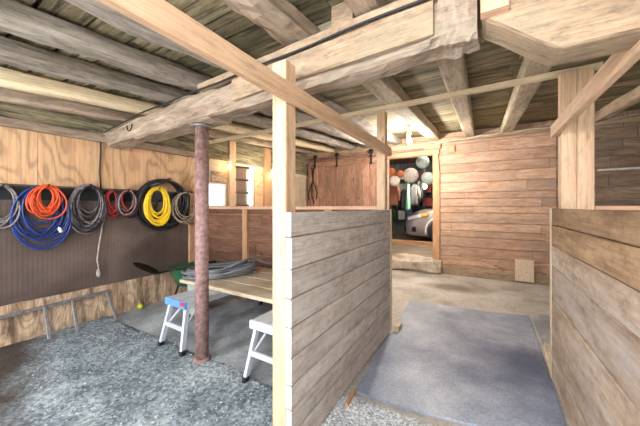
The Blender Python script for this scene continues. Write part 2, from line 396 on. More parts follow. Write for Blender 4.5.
# --- left wall: plywood above, dark ribbed mat, worn plywood skirting; window openings in the far bay
b = MB()
ys = [-1.5, -.28, .94, 2.16, 2.95]
for i in range(4): b.box((LX-.02, ys[i]+.0015, .0), (LX-.004, ys[i+1]-.0015, 2.10), 2)
b.box((LX-.06, -1.5, 0), (LX-.022, 2.95, 2.1), 1)
struct(b.build('wall_left', 'plywood'))
WIN = [(2.90, 3.27, 1.30, 1.70), (3.76, 3.95, 1.30, 2.02)]
b = MB(); T0, T1 = LX-.05, LX-.004
b.box((T0, 2.95, 0), (T1, 5.95, 1.30), 1); b.box((T0, 2.95, 2.02), (T1, 5.95, 2.62), 1)
b.box((T0, 3.27, 1.30), (T1, 3.50, 2.02), 2); b.box((T0, 2.9, 1.70), (T1, 3.27, 2.02), 1); b.box((T0, 3.95, 1.30), (T1, 5.95, 2.02), 2)
o_ = MB(); o_.box((T0, 3.50, 1.30), (T1, 3.76, 2.02), 2); struct(o_.build('wall_left_dark_boards', 'dark_board'))
struct(b.build('wall_left_far', 'plank_pale'))
for i, (y0, y1, z0, z1) in enumerate(WIN):
    b = MB(); t = .03
    for p0, p1 in (((y0, z0), (y0+t, z1)), ((y1-t, z0), (y1, z1)), ((y0+t, z0), (y1-t, z0+t)), ((y0+t, z1-t), (y1-t, z1))):
        b.box((LX-.045, p0[0], p0[1]), (LX+.012, p1[0], p1[1]))
    o = struct(b.build('window_%d' % (i+1), 'white_paint'))
b = MB(); b.box((LX-.0, 2.98, 1.71), (LX+.02, 3.30, 1.90), 1); struct(b.build('trim_5', 'plywood_low'))
# outer yard seen through the windows
b = MB(); b.box((-14, -3, -.3), (LX-1.0, 14, -.06), 1); struct(b.build('yard', plain('grass_yard', srgb(120,150,90), .95, var=.3, scale=6)))
b = MB(); b.box((LX-.002, -1.5, .36), (LX+.004, 2.9, 1.52), 2); struct(b.build('wall_mat', 'mat'))
b = MB()
for y0, y1 in ((-1.5, .4), (.4, 1.62), (1.62, 2.84)): b.box((LX+.0, y0, 0), (LX+.022, y1-.004, .385), 2)
struct(b.build('baseboard_left', 'plywood_low'))
b = MB(); b.beam((LX+.03, -1.5, 2.07), (LX+.03, 2.9, 2.10), .09, .08, jit=.006, seg=20); struct(b.build('trim_1', 'log'))
b = MB(); b.box((LX-.01, -1.5, 2.1), (LX+.02, 5.9, 2.7), 1); struct(b.build('wall_left_upper', 'deck'))
# --- right wall (out of the picture to the right)
b = MB()
z = 0
while z < 2.9: b.box((RX, -1.5, z), (RX+.03, BY, z+.19), 1); z += .195
struct(b.build('wall_right', 'barn_wall_grey'))

# --- back wall: horizontal boards with butt joints; doorway x -1.75..-0.85
DX0, DX1, DZ = -1.75, -.845, 2.34
def boards(b, x0, x1, z0, z1, y, t=.025, lmin=.9, lmax=2.2, hs=(.12, .15, .17, .19)):
    z = z0
    while z < z1-.02:
        h = min(R.choice(hs), z1-z)
        if z1-(z+h) < .05: h = z1-z
        x = x0 - R.uniform(0, .8)
        while x < x1:
            ln = R.uniform(lmin, lmax)
            a, c = max(x, x0), min(x+ln, x1)
            if c-a > .02:
                dy = R.uniform(-.004, .004)
                b.box((a+.002, y+dy, z+.004), (c-.002, y+t+dy, z+h-.004), 0, .004)
            x += ln
        z += h
b = MB(); boards(b, DX1+.08, 1.06, .06, 2.56, BY); boards(b, LX, DX0, .06, 2.56, BY)
boards(b, LX, 1.06, 2.565, 2.66, BY); boards(b, DX0, DX1+.08, DZ+.1, 2.56, BY)
b.box((LX, BY+.03, 0), (DX0, BY+.07, 2.75), 2); b.box((DX1, BY+.03, 0), (RX, BY+.07, 2.75), 2); b.box((DX0, BY+.03, DZ), (DX1, BY+.07, 2.75), 0)
struct(b.build('wall_back', 'barn_wall'))
b = MB(); boards(b, 1.06, RX, .06, 2.66, BY, lmin=.6, lmax=1.6); struct(b.build('wall_back_right', 'barn_wall_grey'))
b = MB(); b.beam((DX1+.08, BY-.012, .08), (RX, BY-.012, .05), .03, .16, jit=.01, seg=24); struct(b.build('baseboard_back', 'beam_face'))
b = MB(); b.beam((LX, BY-.03, 2.60), (RX, BY-.03, 2.60), .06, .07, jit=.012, seg=40); struct(b.build('trim_2', 'beam_face'))
# door casing
b = MB(); b.box((DX1-.0, BY-.05, .1), (DX1+.10, BY, DZ+.02), 2)
b.prism([(DX1+.10, BY-.05, .1), (DX1+.125, BY-.05, .1), (DX1+.125, BY-.05, 2.0), (DX1+.10, BY-.05, 2.3)], (0, .05, 0))
b.beam((DX0-.2, BY-.03, DZ+.05), (DX1+.12, BY-.03, DZ+.05), .06, .09)
b.beam((DX0-.2, BY-.05, DZ+.17), (DX1+.14, BY-.05, DZ+.16), .06, .10, jit=.008, seg=16)
struct(b.build('door_1', 'orange_frame'))
b = MB(); b.beam((DX0-.35, BY+.1, .12), (DX1+.16, BY+.06, .12), .42, .29, jit=.05, seg=22, ch=.05); struct(b.build('door_sill', 'whitewash'))

# --- loft deck (the ceiling)
b = MB(); y = -1.5; 
while y < 6.1:
    wdt = R.choice((.16, .19, .22, .26)); x = LX-.1-R.uniform(0, 1.5)
    while x < RX+.1:
        ln = R.uniform(1.6, 3.4); zt = jz(y+wdt/2)+.15
        a, c = max(x, LX-.1), min(x+ln, RX+.1)
        if c-a > .05: b.beam((a+.002, y+wdt/2, zt+.012+R.uniform(0, .008)), (c-.002, y+wdt/2, zt+.012+R.uniform(0, .008)), wdt-R.uniform(.008, .03), .025, ch=.003)
        x += ln
    y += wdt
struct(b.build('ceiling', 'deck'))
b = MB(); b.beam((-.3, -1.5, jz(-1.5)+.24), (-.3, 6.1, jz(6.1)+.24), 7.6, .03); struct(b.build('ceiling_backing', 'dark_board'))

# ================================================================== CEILING TIMBERS
def joist(x, y0, y1, w, h, mat, label, sq=.75, jit=.014, drop=0, x1=None):
    x1 = x if x1 is None else x1
    b = MB(); pts = [(x+(x1-x)*t, y0+(y1-y0)*t, jz(y0+(y1-y0)*t)+h/2-drop) for t in (0, .25, .5, .75, 1)]
    b.log(pts, w/2, h/2, 16, jit, sq, seg=44)
    return tag(b.build('ceiling_joist', mat), label, 'joist', 'loft joists')
joist(-.97, -1.5, 1.5, .20, .17, 'log', 'thick rounded log joist ending on the crossbeam right behind the near pine post', .45, .03, .0)
joist(-.80, 1.48, 5.9, .19, .15, 'joist_flat', 'hewn joist running from the crossbeam to the wall above the doorway bulb', 1.15, .005)
joist(-.50, -1.5, 1.42, .13, .15, 'log', 'square-cut joist ending on the crossbeam at the top centre of the picture', .85)
joist(-.20, 1.4, 5.9, .17, .15, 'joist_flat', 'flat tan joist meeting the back wall just right of the doorway', 1.2, .004)
joist(.38, 1.4, 5.9, .18, .15, 'joist_flat', 'flat tan joist meeting the back wall just left of the doubled pine post', 1.2, .004)
joist(1.55, -.5, 5.9, .15, .15, 'log', 'hewn joist at the far right, behind the doubled pine post', .8)
joist(2.35, -.5, 5.9, .15, .15, 'log', 'hewn joist nearest the right wall', .8)
joist(-1.55, -1.5, 5.9, .17, .15, 'log_grey', 'grey log joist running alongside the new pine rail above the near post', .6, .02)
joist(-2.07, -1.5, 5.9, .14, .14, 'log_grey', 'long pale grey log joist over the middle of the left stall', .55, .02)
joist(-2.56, -1.5, 5.9, .13, .14, 'log_grey', 'grey log joist between the long pale log and the greenish joist', .55, .02)
joist(-3.12, -1.5, 5.9, .11, .13, 'pine_green', 'greenish joist second from the plywood wall', .8, .008)
joist(-3.62, -1.5, 5.9, .11, .13, 'log', 'hewn joist closest to the plywood wall', .8, .01)

# --- main crossbeam (skewed a little) with sawn facing and its bolster to the right
def by(x): return 1.31 - .057*(x+.5)
t = empty('crossbeam', (-2, by(-2)+.1, 2.0), 'massive old hewn crossbeam spanning from the plywood wall over the rusty pipe', 'beam')
b = MB(); b.log([(x, by(x)+.10, 2.115) for x in (LX+.02, -2.9, -2.0, -1.0, -.2, -.012)], .10, .105, 18, .022, .75, seg=60)
b.build('timber', 'log', t)
b = MB(); b.beam((-1.5, by(-1.5)-.012, 2.12), (-.18, by(-.18)-.012, 2.12), .035, .15, jit=.008, seg=20, ch=.008); b.build('facing_board', 'beam_face', t)
b = MB(); b.beam((-1.9, by(-1.9)-.004, 2.232), (-.02, by(-.02)-.004, 2.232), .05, .05, jit=.01, seg=20); b.build('batten', 'beam_face', t)
b = MB(); b.log([(-3.1, by(-3.1)+.13, 2.05), (-2.4, by(-2.4)+.13, 2.04), (-1.84, by(-1.84)+.13, 2.045)], .12, .045, 14, .012, .85, seg=16); b.build('bearing_block', 'log', t)
b = MB(); pts = []
for k in range(13):
    a = PI*k/12; pts.append((-3.15+.05*math.cos(a), by(-3.15)-.008-.02*math.sin(a)*0, 2.15-.06*math.sin(a)))
b.tube(pts, .006); b.build('iron_staple', 'black_metal', t)

t = empty('bolster_beam', (1, 1.33, 1.9), 'heavy timber with a sloping cut underside at the upper right corner', 'beam')
prof = [(.0, 2.04), (.06, 1.995), (.16, 1.91), (.232, 1.856), (.5, 1.856), (1.2, 1.858), (2.4, 1.86), (3.2, 1.86), (3.2, 2.24), (.3, 2.24), (.0, 2.24)]
b = MB(); rs = []
for k in range(2):
    rs.append([])
y0, y1 = 1.245, 1.42
b.prism([(x, y0+.012*mnoise.noise(V((x*4, z*4, 1))), z) for x, z in prof], (0, y1-y0, 0))
o = b.build('timber', 'beam_face', t, bevel=.018)
b = MB(); b.box((-.005, 1.20, 2.03), (.085, 1.243, 2.30), 2); b.build('splice_block', 'pine_pink', t)

b = MB(); b.box((-.71, 1.33, 2.262), (-.585, 1.43, 2.40), 0); tag(b.build('wood_block', 'beam_face'), 'short pale wood block on top of the crossbeam between two joists', 'block')
# --- cable along the beam
b = MB(); pts = []
for k in range(40):
    x = -3.72 + 4.2*k/39; pts.append((x, by(x)-.033, 2.205 + .004*math.sin(k*.9) - (.06*max(0, (-2.9-x)))))
b.tube(pts, .007, 6); tag(b.build('electric_cable', 'black_rubber'), 'black electric cable stapled along the front of the hewn crossbeam', 'cable')

# ================================================================== POSTS AND RAILS
def post(x0, x1, y0, y1, z1, mat, label, cat='post', z0=0):
    b = MB(); b.box((x0, y0, z0), (x1, y1, z1), 2, .005); return tag(b.build('wooden_post', mat), label, cat)
t = post(-.94, -.852, 1.105, 1.195, 2.045, 'pine', 'tall new pine post nearest the camera at the end of the left partition')
post(-.94, -.852, 2.75, 2.838, 2.275, 'pine', 'slim pine post at the far end of the left partition, beside the doorway')
t = empty('wooden_post', (.58, 2.65, 0), 'doubled new pine post standing behind the right partition', 'post')
b = MB(); b.box((.492, 2.6, 0), (.579, 2.69, 2.27), 2, .005); b.build('timber', 'pine', t)
b = MB(); b.box((.581, 2.6, 0), (.672, 2.69, 2.27), 2, .005); b.build('timber', 'pine', t)
# steel pipe
px_, py_ = -2.045, 1.50
t = empty('pipe_post', (px_, py_, 0), 'rusty round steel pipe post standing in the left stall under the crossbeam', 'post')
b = MB(); b.lathe([(.055, 0.0), (.055, 1.97)], (px_, py_, 0), n=24); b.build('pipe', 'rust', t)
b = MB(); b.lathe([(.075, 1.97), (.078, 1.975), (.078, 1.99), (.07, 1.995)], (px_, py_, 0), n=24); b.build('cap_plate', 'steel', t)
b = MB(); b.lathe([(.072, 0), (.07, .02), (.058, .035)], (px_, py_, 0), n=20); b.build('foot_collar', 'rust', t)
# rails
def rail(a, b_, w, h, mat, label, name='wooden_rail'):
    b = MB(); b.beam(a, b_, w, h); return tag(b.build(name, mat), label, 'rail')
rail((-.831, -1.4, 1.872), (-.831, 2.85, 1.872), .038, .09, 'pine', 'long new pine rail nailed to the near and far posts of the left partition')
rail((.469, -1.4, 1.872), (.469, 2.70, 1.872), .038, .09, 'pine', 'new pine rail running out from the doubled post at upper right')
rail((-3.78, 2.80, 2.30), (.74, 2.72, 2.31), .045, .045, 'pine_green', 'thin greenish pine rail crossing the room on top of the far posts')

# ================================================================== STALL PARTITIONS
def partition(x0, x1, y0, y1, seams, mat, label, jit, top=None):
    t = empty('stall_partition', ((x0+x1)/2, (y0+y1)/2, 0), label, 'partition', 'stall partitions')
    b = MB()
    for za, zb in zip(seams[:-1], seams[1:]):
        if top and abs(za-top[0]) < .001: b.build('lower_boards', mat, t); b = MB(); mat = top[1]
        dx = R.uniform(-.003, .003); cut = R.uniform(.35, .65)
        b.beam(((x0+x1)/2+dx, y0+R.uniform(0, .003), (za+zb)/2), ((x0+x1)/2+dx, y1-R.uniform(0, .003), (za+zb)/2), x1-x0, abs(za-zb)-.005, jit=jit, seg=14, ch=.005)
    b.build('upper_boards' if top else 'board_panel', mat, t)
    return t
t = partition(-.85, -.812, 1.10, 2.845, [.02, .17, .29, .41, .545, .697, .84, .99, 1.15, 1.275], 'grey_plank', 'weathered grey plank partition left of the aisle, between two pine posts', .0018)
b = MB(); b.box((-.812, 2.80, .02), (-.806, 2.846, 1.275), 2); b.build('end_strip', 'pine_green', t)
t = partition(.45, .488, -1.2, 2.68, [.02, .2, .41, .62, .86, 1.016, 1.164, 1.29], 'brown_plank', 'brown plank partition right of the aisle, in the lower right corner', .004, (1.016, 'tan_plank'))
b = MB(); b.box((.443, 2.64, .02), (.45, 2.685, 1.29), 2); b.build('end_strip', 'plank_pale', t)
b = MB(); b.beam((.475, 2.74, .03), (.492, 2.96, .03), .045, .06); tag(b.build('wood_scrap', 'cardboard'), 'pale wood offcut on the floor past the far end of the right partition', 'wood')
b = MB(); b.beam((.50, 2.98, .012), (.53, 3.28, .012), .06, .05, jit=.012, seg=8); tag(b.build('concrete_fragment', 'whitewash'), 'broken pale concrete strip between the aisle slab and the small dark slab', 'rubble')
b = MB(); b.box((-.80, 2.86, -.002), (-.74, 3.0, .06), 1); tag(b.build('wood_scrap', 'plank_pale'), 'pale wood offcut on the floor at the far foot of the left partition', 'wood')
b = MB(); b.beam((-.757, 1.62, .014), (-.772, 1.785, .014), .022, .03); tag(b.build('wood_scrap', 'orange_frame'), 'orange wood offcut at the near corner of the aisle slab', 'wood')

# back partition of the left stall
def cross_partition(x0, x1, y, label, mat, capmat, studs):
    t = empty('stall_partition', ((x0+x1)/2, y, 0), label, 'partition', 'stall partitions')
    b = MB(); boards(b, x0, x1, .02, 1.27, y, .03, 1.4, 3.2, (.17, .2, .23)); b.build('board_panel', mat, t)
    b = MB(); b.beam((x0, y-.005, 1.29), (x1, y-.005, 1.29), .09, .038); b.build('cap_rail', capmat, t)
    for sx_, w_ in studs:
        b = MB(); b.box((sx_, y-.045, .0), (sx_+w_, y-.002, 1.268), 2); b.build('stud', 'orange_frame', t)
cross_partition(LX+.03, -.945, 2.86, 'dark red-brown board partition with a rail cap behind the plank bench', 'dark_board', 'pine_pink', [(-2.95, .09), (-1.6, .09)])
cross_partition(.68, RX, 2.86, 'low board partition with pink rail cap right of the doubled post', 'barn_wall_grey', 'pine_pink', [(2.2, .09)])

b = MB(); b.box((LX+.004, 2.57, .385), (LX+.05, 2.72, 1.52), 2); tag(b.build('wall_stud', 'orange_frame'), 'orange stud on the left wall in the corner behind the rusty pipe', 'stud')
# ================================================================== SLIDING DOOR ON THE BACK WALL
t = empty('sliding_door', (-2.8, BY-.08, .1), 'sliding barn door of vertical red-brown boards left of the doorway', 'door')
b = MB(); x = LX+.05
while x < -1.86:
    w_ = R.uniform(.11, .19); xe = min(x+w_, -1.84)
    b.box((x+.002, BY-.085+R.uniform(-.004, .004), .12), (xe-.002, BY-.055, 2.36+R.uniform(-.02, .01)), 2); x += w_
b.build('board_panel', 'door_board', t)
b = MB(); b.box((LX+.1, BY-.11, 2.28), (-1.9, BY-.088, 2.40), 0); b.build('brace', 'door_board', t)
for hx in (-3.55, -2.95, -2.1):
    b = MB(); b.box((hx-.02, BY-.13, 2.24), (hx+.02, BY-.115, 2.53), 2); b.lathe([(.0, -.01), (.05, -.01), (.05, .01), (0, .01)], (hx, BY-.11, 2.53), (0, 1, 0), 16); b.build('hanger', 'black_metal', t)
b = MB(); b.tube([(LX+.05, BY-.1, 2.47), (-1.9, BY-.1, 2.46), (-1.0, BY-.1, 2.46)], .025, 10); tag(b.build('door_track', 'rust'), 'brown metal track above the sliding barn door', 'track')
b = MB(); b.box((LX+.02, BY-.05, 2.42), (-1.85, BY-.005, 2.58), 0); struct(b.build('trim_3', 'door_board'))
# dark iron tack hung on the door
t = empty('iron_tool', (-3.6, BY-.16, 1.7), 'dark iron hay tongs hanging on the left end of the sliding door', 'tool')
b = MB()
b.tube([(-3.62, BY-.15, 2.25), (-3.60, BY-.15, 1.95), (-3.66, BY-.16, 1.75), (-3.72, BY-.16, 1.6), (-3.70, BY-.15, 1.48)], .014)
b.tube([(-3.58, BY-.15, 2.25), (-3.60, BY-.15, 1.95), (-3.52, BY-.16, 1.8), (-3.46, BY-.16, 1.66), (-3.50, BY-.15, 1.5)], .014)
b.tube([(-3.62, BY-.13, 1.95), (-3.64, BY-.14, 1.6), (-3.56, BY-.14, 1.38)], .012); b.build('arms', 'black_metal', t)
b = MB(); b.tube([(-3.6+.05*math.cos(a*PI/8), BY-.15, 2.28+.05*math.sin(a*PI/8)) for a in range(16)], .008, closed=True); b.build('ring', 'black_metal', t)

# ================================================================== BULBS AND WIRES
def bulb(x, y, z, ztop, label, mat, r=.032):
    t = empty('light_bulb', (x, y, z), label, 'bulb', 'bare bulbs')
    b = MB(); b.lathe([(.004, -r*1.05), (r*.6, -r*.9), (r, -r*.2), (r*.92, r*.4), (r*.5, r*1.3), (r*.42, r*1.6)], (x, y, z), n=16); b.build('glass', mat, t)
    b = MB(); b.lathe([(.014, r*1.5), (.018, r*1.7), (.018, r*2.6), (.03, r*2.7), (.034, min(ztop-z, r*2.7+.05)), (.006, min(ztop-z, r*2.7+.055)), (.006, ztop-z)], (x, y, z), n=16); b.build('socket', 'white_paint', t)
bx_, by_ = -1.10, 4.62
BX = -.845+.0
bulb(-1.05, 4.75, 2.40, jz(4.75)+.15, 'bare glowing bulb hanging from the ceiling above the doorway', 'bulb_warm', .04)
lamp('bulb_light', (-1.05, 4.75, 2.27), 46, (1, .93, .85), .05)
bulb(LX+.12, 3.26, 1.98, 2.2, 'small warm bulb over the left window of the far bay', 'bulb_small', .03)
bulb(LX+.12, 4.36, 1.93, 2.2, 'small warm bulb beside the plywood right of the far window', 'bulb_small', .03)
lamp('bay_light', (LX+.4, 3.9, 2.0), 6, (1, .86, .66), .05)
# two bare bulbs added as unseen fill light, behind and to the left of the view
bulb(-.35, -.75, 1.98, jz(-.75)+.15, 'added bare bulb, unseen fill light hanging behind the viewpoint', 'bulb_fill', .045)
lamp('bulb_light', (-.35, -.75, 1.88), 46, (.90, .95, 1), .12)  # added lamp, out of view, brightening the floor and near faces
bulb(-2.5, -.9, 1.98, jz(-.9)+.15, 'added bare bulb, unseen fill light over the near end of the left stall', 'bulb_fill', .045)
lamp('bulb_light', (-2.5, -.9, 1.86), 34, (.90, .95, 1), .12)  # second added lamp, out of view, brightening the left stall
b = MB(); pts = []
for k in range(60):
    x = -1.8 + 5.0*k/59; pts.append((x, BY-.075, 2.545 + .012*math.sin(k*.3) + .006*math.sin(k*1.3) + .028*(x+1.8)))
b.tube(pts, .008, 6); tag(b.build('wall_cable', 'wire_white'), 'white cable strung along the top of the back wall', 'cable')
b = MB(); pts = [(-1.05, 4.75, 2.62), (-1.2, 5.2, 2.62), (-1.3, 5.6, 2.60), (-1.35, BY-.06, 2.56)]
b.tube(pts, .007, 6); tag(b.build('bulb_cord', 'wire_white'), 'pale cord from the ceiling bulb back to the wall', 'cable')

# ================================================================== HANGING COILS ON THE LEFT WALL
KX = LX + .03
def hook(t, y, z, x1):
    b = MB(); b.tube([(LX+.004, y, z), (x1+.015, y, z+.004), (x1+.03, y, z+.025)], .006, 6); b.build('hook', 'black_metal', t)
def coil_pts(y, z, ry, rz, n, x0, dx, jr, seed, per=36, tail=None, spread=.46):
    rr = random.Random(seed); pts = []
    oy = [rr.uniform(-jr, jr) for _ in range(n+2)]; oz = [rr.uniform(-jr, jr*.3) for _ in range(n+2)]; os_ = [1-spread*rr.random()**1.3 for _ in range(n+2)]
    ox = [rr.uniform(0, dx) for _ in range(n+2)]
    for i in range(n*per+1):
        k = i//per; f = (i % per)/per; f2 = f*f*(3-2*f)
        lp = lambda a: a[k]*(1-f2)+a[k+1]*f2
        a = PI/2 + 2*PI*f
        s_ = lp(os_); sa = math.sin(a)
        # all loops share the hook at the top, so the spread grows toward the bottom
        w_ = (1-sa)/2
        yy = y + ry*s_*math.cos(a) + lp(oy)*(.25+.75*w_)
        zz = z + rz - rz*s_*(1-sa) + lp(oz)*.35
        pts.append((x0 + lp(ox)*(.5+.5*abs(math.cos(a*1.0+k))), yy, zz))
    if tail: pts += tail
    return pts
def wall_coil(name, y, z, ry, rz, n, r, mat, label, cat, x0=KX, dx=.06, jr=.03, seed=1, extra=None, tail=None, plug=None, per=36):
    t = empty(name, (x0, y, z), label, cat, 'coils hung on the plywood wall')
    b = MB(); b.tube(coil_pts(y, z, ry, rz, n, x0, dx, jr, seed, per, tail), r, 7); b.build('coil', mat, t)
    hook(t, y, z+rz*.93, x0+dx)
    if extra:
        for k, (m2, n2, s2) in enumerate(extra):
            b = MB(); b.tube(coil_pts(y+.01, z, ry*.95, rz*.95, n2, x0+.01, dx, jr, s2, per), r*.9, 7); o = b.build('cord', m2, t)
    if plug:
        b = MB(); py2, pz2 = plug; b.lathe([(.006, 0), (.014, .01), (.016, .05), (.01, .055)], (x0+dx+.012, py2, pz2), (.2, .3, -1), 12); b.build('plug', 'white_paint', t)
    return t
def P(px, py, X):
    u = (px-320)/F; d = X/(u*cs-sn); return (X, d*(u*sn+cs), CAMH-(py-HZ)/F*d)
def wall_yz(px, py): p = P(px, py, KX+.04); return p[1], p[2], -p[0]/1.0
def place(px0, px1, py0, py1):
    a = P(px0, (py0+py1)/2, KX+.04); c = P(px1, (py0+py1)/2, KX+.04)
    mid = P((px0+px1)/2, py0, KX+.04); mid2 = P((px0+px1)/2, py1, KX+.04)
    return (a[1]+c[1])/2, (mid[2]+mid2[2])/2, abs(c[1]-a[1])/2, abs(mid[2]-mid2[2])/2
y, z, ry, rz = place(-22, 24, 184, 236)
wall_coil('hose_coil', y, z, ry*.95, rz*.95, 6, .008, 'cord_grey', 'grey coil cut off by the left edge of the picture', 'cord', seed=3, jr=.03)
y, z, ry, rz = place(9, 71, 186, 250)
wall_coil('hose_coil', y, z, ry, rz, 10, .0085, 'cord_blue', 'large blue hose coil behind the orange cord', 'hose', seed=5, jr=.022, dx=.05)
y, z, ry, rz = place(28, 60, 185, 219)
wall_coil('extension_cord', y, z, ry*.95, rz*.95, 15, .0062, 'cord_orange', 'orange extension cord coil with a pale plug tail', 'cord', x0=KX+.08, seed=8, jr=.075, dx=.06,
          tail=None, plug=(P(57, 231, KX+.1)[1], P(57, 227, KX+.1)[2]))
y, z, ry, rz = place(69, 107, 184, 236)
wall_coil('extension_cord', y, z, ry*.98, rz*.98, 17, .0068, 'cord_grey', 'thick grey cord coil beside the orange one', 'cord', seed=12, jr=.045, dx=.08, extra=[('cord_black', 9, 44)])
y, z, ry, rz = place(104, 122, 189, 220)
wall_coil('extension_cord', y, z, ry*.9, rz*.9, 6, .009, 'cord_red', 'small red cord coil right of the thick grey coil', 'cord', seed=21, jr=.03, dx=.05)
y, z, ry, rz = place(113, 137, 189, 221)
wall_coil('jumper_cable', y, z, ry*.9, rz*.95, 8, .0075, 'cord_black', 'black and red tangled cable coil left of the yellow cord', 'cord', x0=KX+.05, seed=25, jr=.04, dx=.06, extra=[('cord_red', 4, 90), ('cord_grey', 3, 91)])
y, z, ry, rz = place(136, 188, 180, 230)
t_hose = wall_coil('hose_coil', y, z, ry, rz, 6, .021, 'cord_black', 'large thick black hose coil behind the yellow cord', 'hose', seed=31, jr=.012, dx=.09)
q0, q1 = P(160, 183, KX+.12), P(171, 179, KX+.2)
b = MB(); b.tube([P(150, 186, KX+.08), q0, q1], .02, 8); o = b.build('hose_end', 'cord_black', t_hose)
y, z, ry, rz = place(138, 166, 187, 229)
wall_coil('extension_cord', y, z, ry*.9, rz*.95, 16, .0095, 'cord_yellow', 'bright yellow extension cord coil in front of the black hose', 'cord', x0=KX+.14, seed=38, jr=.045, dx=.05)
y, z, ry, rz = place(166, 196, 191, 226)
wall_coil('wire_coil', y, z, ry*.9, rz*.9, 4, .007, 'cord_beige', 'loose beige wire coil overlapping the right of the black hose', 'wire', x0=KX+.13, seed=41, jr=.05, dx=.04)
y, z, ry, rz = place(180, 198, 205, 228)
wall_coil('wire_coil', y, z, ry*.9, rz*.9, 5, .006, 'cord_beige', 'small beige wire coil against the rusty pipe', 'wire', x0=KX+.05, seed=47, jr=.03, dx=.04)
y, z, ry, rz = place(184, 198, 190, 222)
wall_coil('hose_coil', y, z, ry*.7, rz*.9, 3, .014, 'cord_black', 'dark narrow hose loop in the corner beside the rusty pipe', 'hose', seed=52, jr=.02, dx=.04)
# dark strip carrying the hooks
b = MB(); a = P(0, 190, KX)[1]; b.box((LX+.004, -1.4, 1.37), (LX+.016, 2.75, 1.5), 1); struct(b.build('trim_4', 'black_rubber'))
# cable down the plywood and rope below
p0, p1 = P(100, 147, LX+.02), P(101, 186, LX+.02)
b = MB(); b.tube([(LX+.03, p0[1], 2.08), (LX+.012, p0[1]+.01, 1.95), (LX+.012, p0[1]+.0, 1.7), (LX+.02, p1[1], 1.5)], .008, 6); tag(b.build('wall_wire', 'black_rubber'), 'dark wire running down the plywood above the grey coil', 'cable')
t = empty('rope', P(101, 226, KX), 'frayed pale rope hanging below the grey coil on the dark mat', 'rope')
b = MB(); b.tube([P(x, y, KX+.03) for x, y in ((104, 195), (103, 212), (102, 228), (99, 245), (97, 260), (99, 270))], .008, 7); b.build('strand', 'rope', t)
b = MB(); q = P(98.5, 273, KX+.03); b.lathe([(.008, .05), (.016, .03), (.022, 0), (.018, -.03), (.008, -.045)], q, n=12); b.build('knot', 'rope', t)

# ================================================================== LOW METAL RAIL ALONG THE LEFT WALL
t = empty('metal_rack', (LX+.06, 1.0, 0), 'grey metal rack with short splayed legs leaning along the foot of the left wall', 'rack')
a, c = P(-30, 325.5, LX+.06), P(110, 291, LX+.06)
b = MB(); b.beam(a, c, .02, .035); b.build('rail', 'steel', t)
for (x0, y0), (x1, y1) in (((45, 307), (50, 337)), ((73, 300), (78, 325)), ((107, 292), (117, 316))):
    p = P(x0, y0, LX+.07); X1 = LX+.20; q = P(x1, y1, X1)
    b = MB(); b.beam(p, (q[0], q[1], -.0), .03, .012, up=(1, 0, 0)); b.build('leg', 'steel', t)

# ================================================================== WORK PLATFORMS, PLANKS, HOSE
def platform(x, y, rz, label):
    t = empty('work_platform', (x, y, 0), label, 'work platform', 'aluminium work platforms')
    W, LN, H = .29, 1.2, .46
    def loc(p): return (x + p[0]*math.cos(rz)-p[1]*math.sin(rz), y + p[0]*math.sin(rz)+p[1]*math.cos(rz), p[2])
    b = MB()
    for k in range(5):
        xx = -W/2 + W*(k+.5)/5; b.beam(loc((xx, .0, H-.012)), loc((xx, LN, H-.012)), W/5-.004, .02)
    b.beam(loc((-W/2, 0, H-.035)), loc((-W/2, LN, H-.035)), .02, .06); b.beam(loc((W/2, 0, H-.035)), loc((W/2, LN, H-.035)), .02, .06)
    b.build('deck', 'alu', t)
    for yy, s_ in ((0, -1), (LN, 1)):
        b = MB(); b.beam(loc((-W/2-.01, yy+s_*.012, H-.033)), loc((W/2+.01, yy+s_*.012, H-.033)), .026, .066, ch=.008); b.build('end_cap', 'blue_plastic' if s_ < 0 and x < -2 else 'alu', t)
        for sx_ in (-1, 1):
            b = MB(); a, c = loc((sx_*.12, yy+s_*(-.02), H-.06)), loc((sx_*.165, yy+s_*.05, .035)); b.beam(a, c, .045, .028, up=(1, 0, 0)); lg = b.build('leg', 'alu', t)
            b = MB(); b.beam(V(c)+V((0, 0, .02)), (c[0]+.006*sx_, c[1], 0.002), .052, .036, up=(1, 0, 0), ch=.006); b.build('foot', 'black_rubber', lg)
        b = MB(); b.beam(loc((-.14, yy+s_*.025, .22)), loc((.14, yy+s_*.025, .22)), .022, .04)
        b.beam(loc((-.13, yy+s_*.0, .22)), loc((-.09, yy-s_*.18, H-.05)), .015, .02); b.beam(loc((.13, yy+s_*.0, .22)), loc((.09, yy-s_*.18, H-.05)), .015, .02)
        b.build('crossbar', 'alu', t)
    b = MB(); b.beam(loc((W/2-.05, -.028, H-.02)), loc((W/2+.005, -.028, H-.02)), .006, .035); b.build('latch', 'red_plastic', t)
    return t
platform(-2.40, 1.50, -.02, 'aluminium work platform with a blue end, left of the rusty pipe')
platform(-1.335, 1.52, 0, 'aluminium work platform partly hidden behind the near pine post')
yy = 1.83
for k, (lab, x0) in enumerate((('pale plank at the front edge of the bench top', -2.88), ('second pale plank from the front of the bench top', -2.80), ('third pale plank of the bench top, under the grey hose', -2.84), ('rearmost pale plank of the bench top by the dark boards', -2.78))):
    b = MB(); b.beam((x0, yy+.115, .482), (-1.0, yy+.115, .482), .226, .036, seg=6, jit=.002)
    tag(b.build('plank', 'plank_pale'), lab, 'plank', 'planks laid across the platforms'); yy += .236
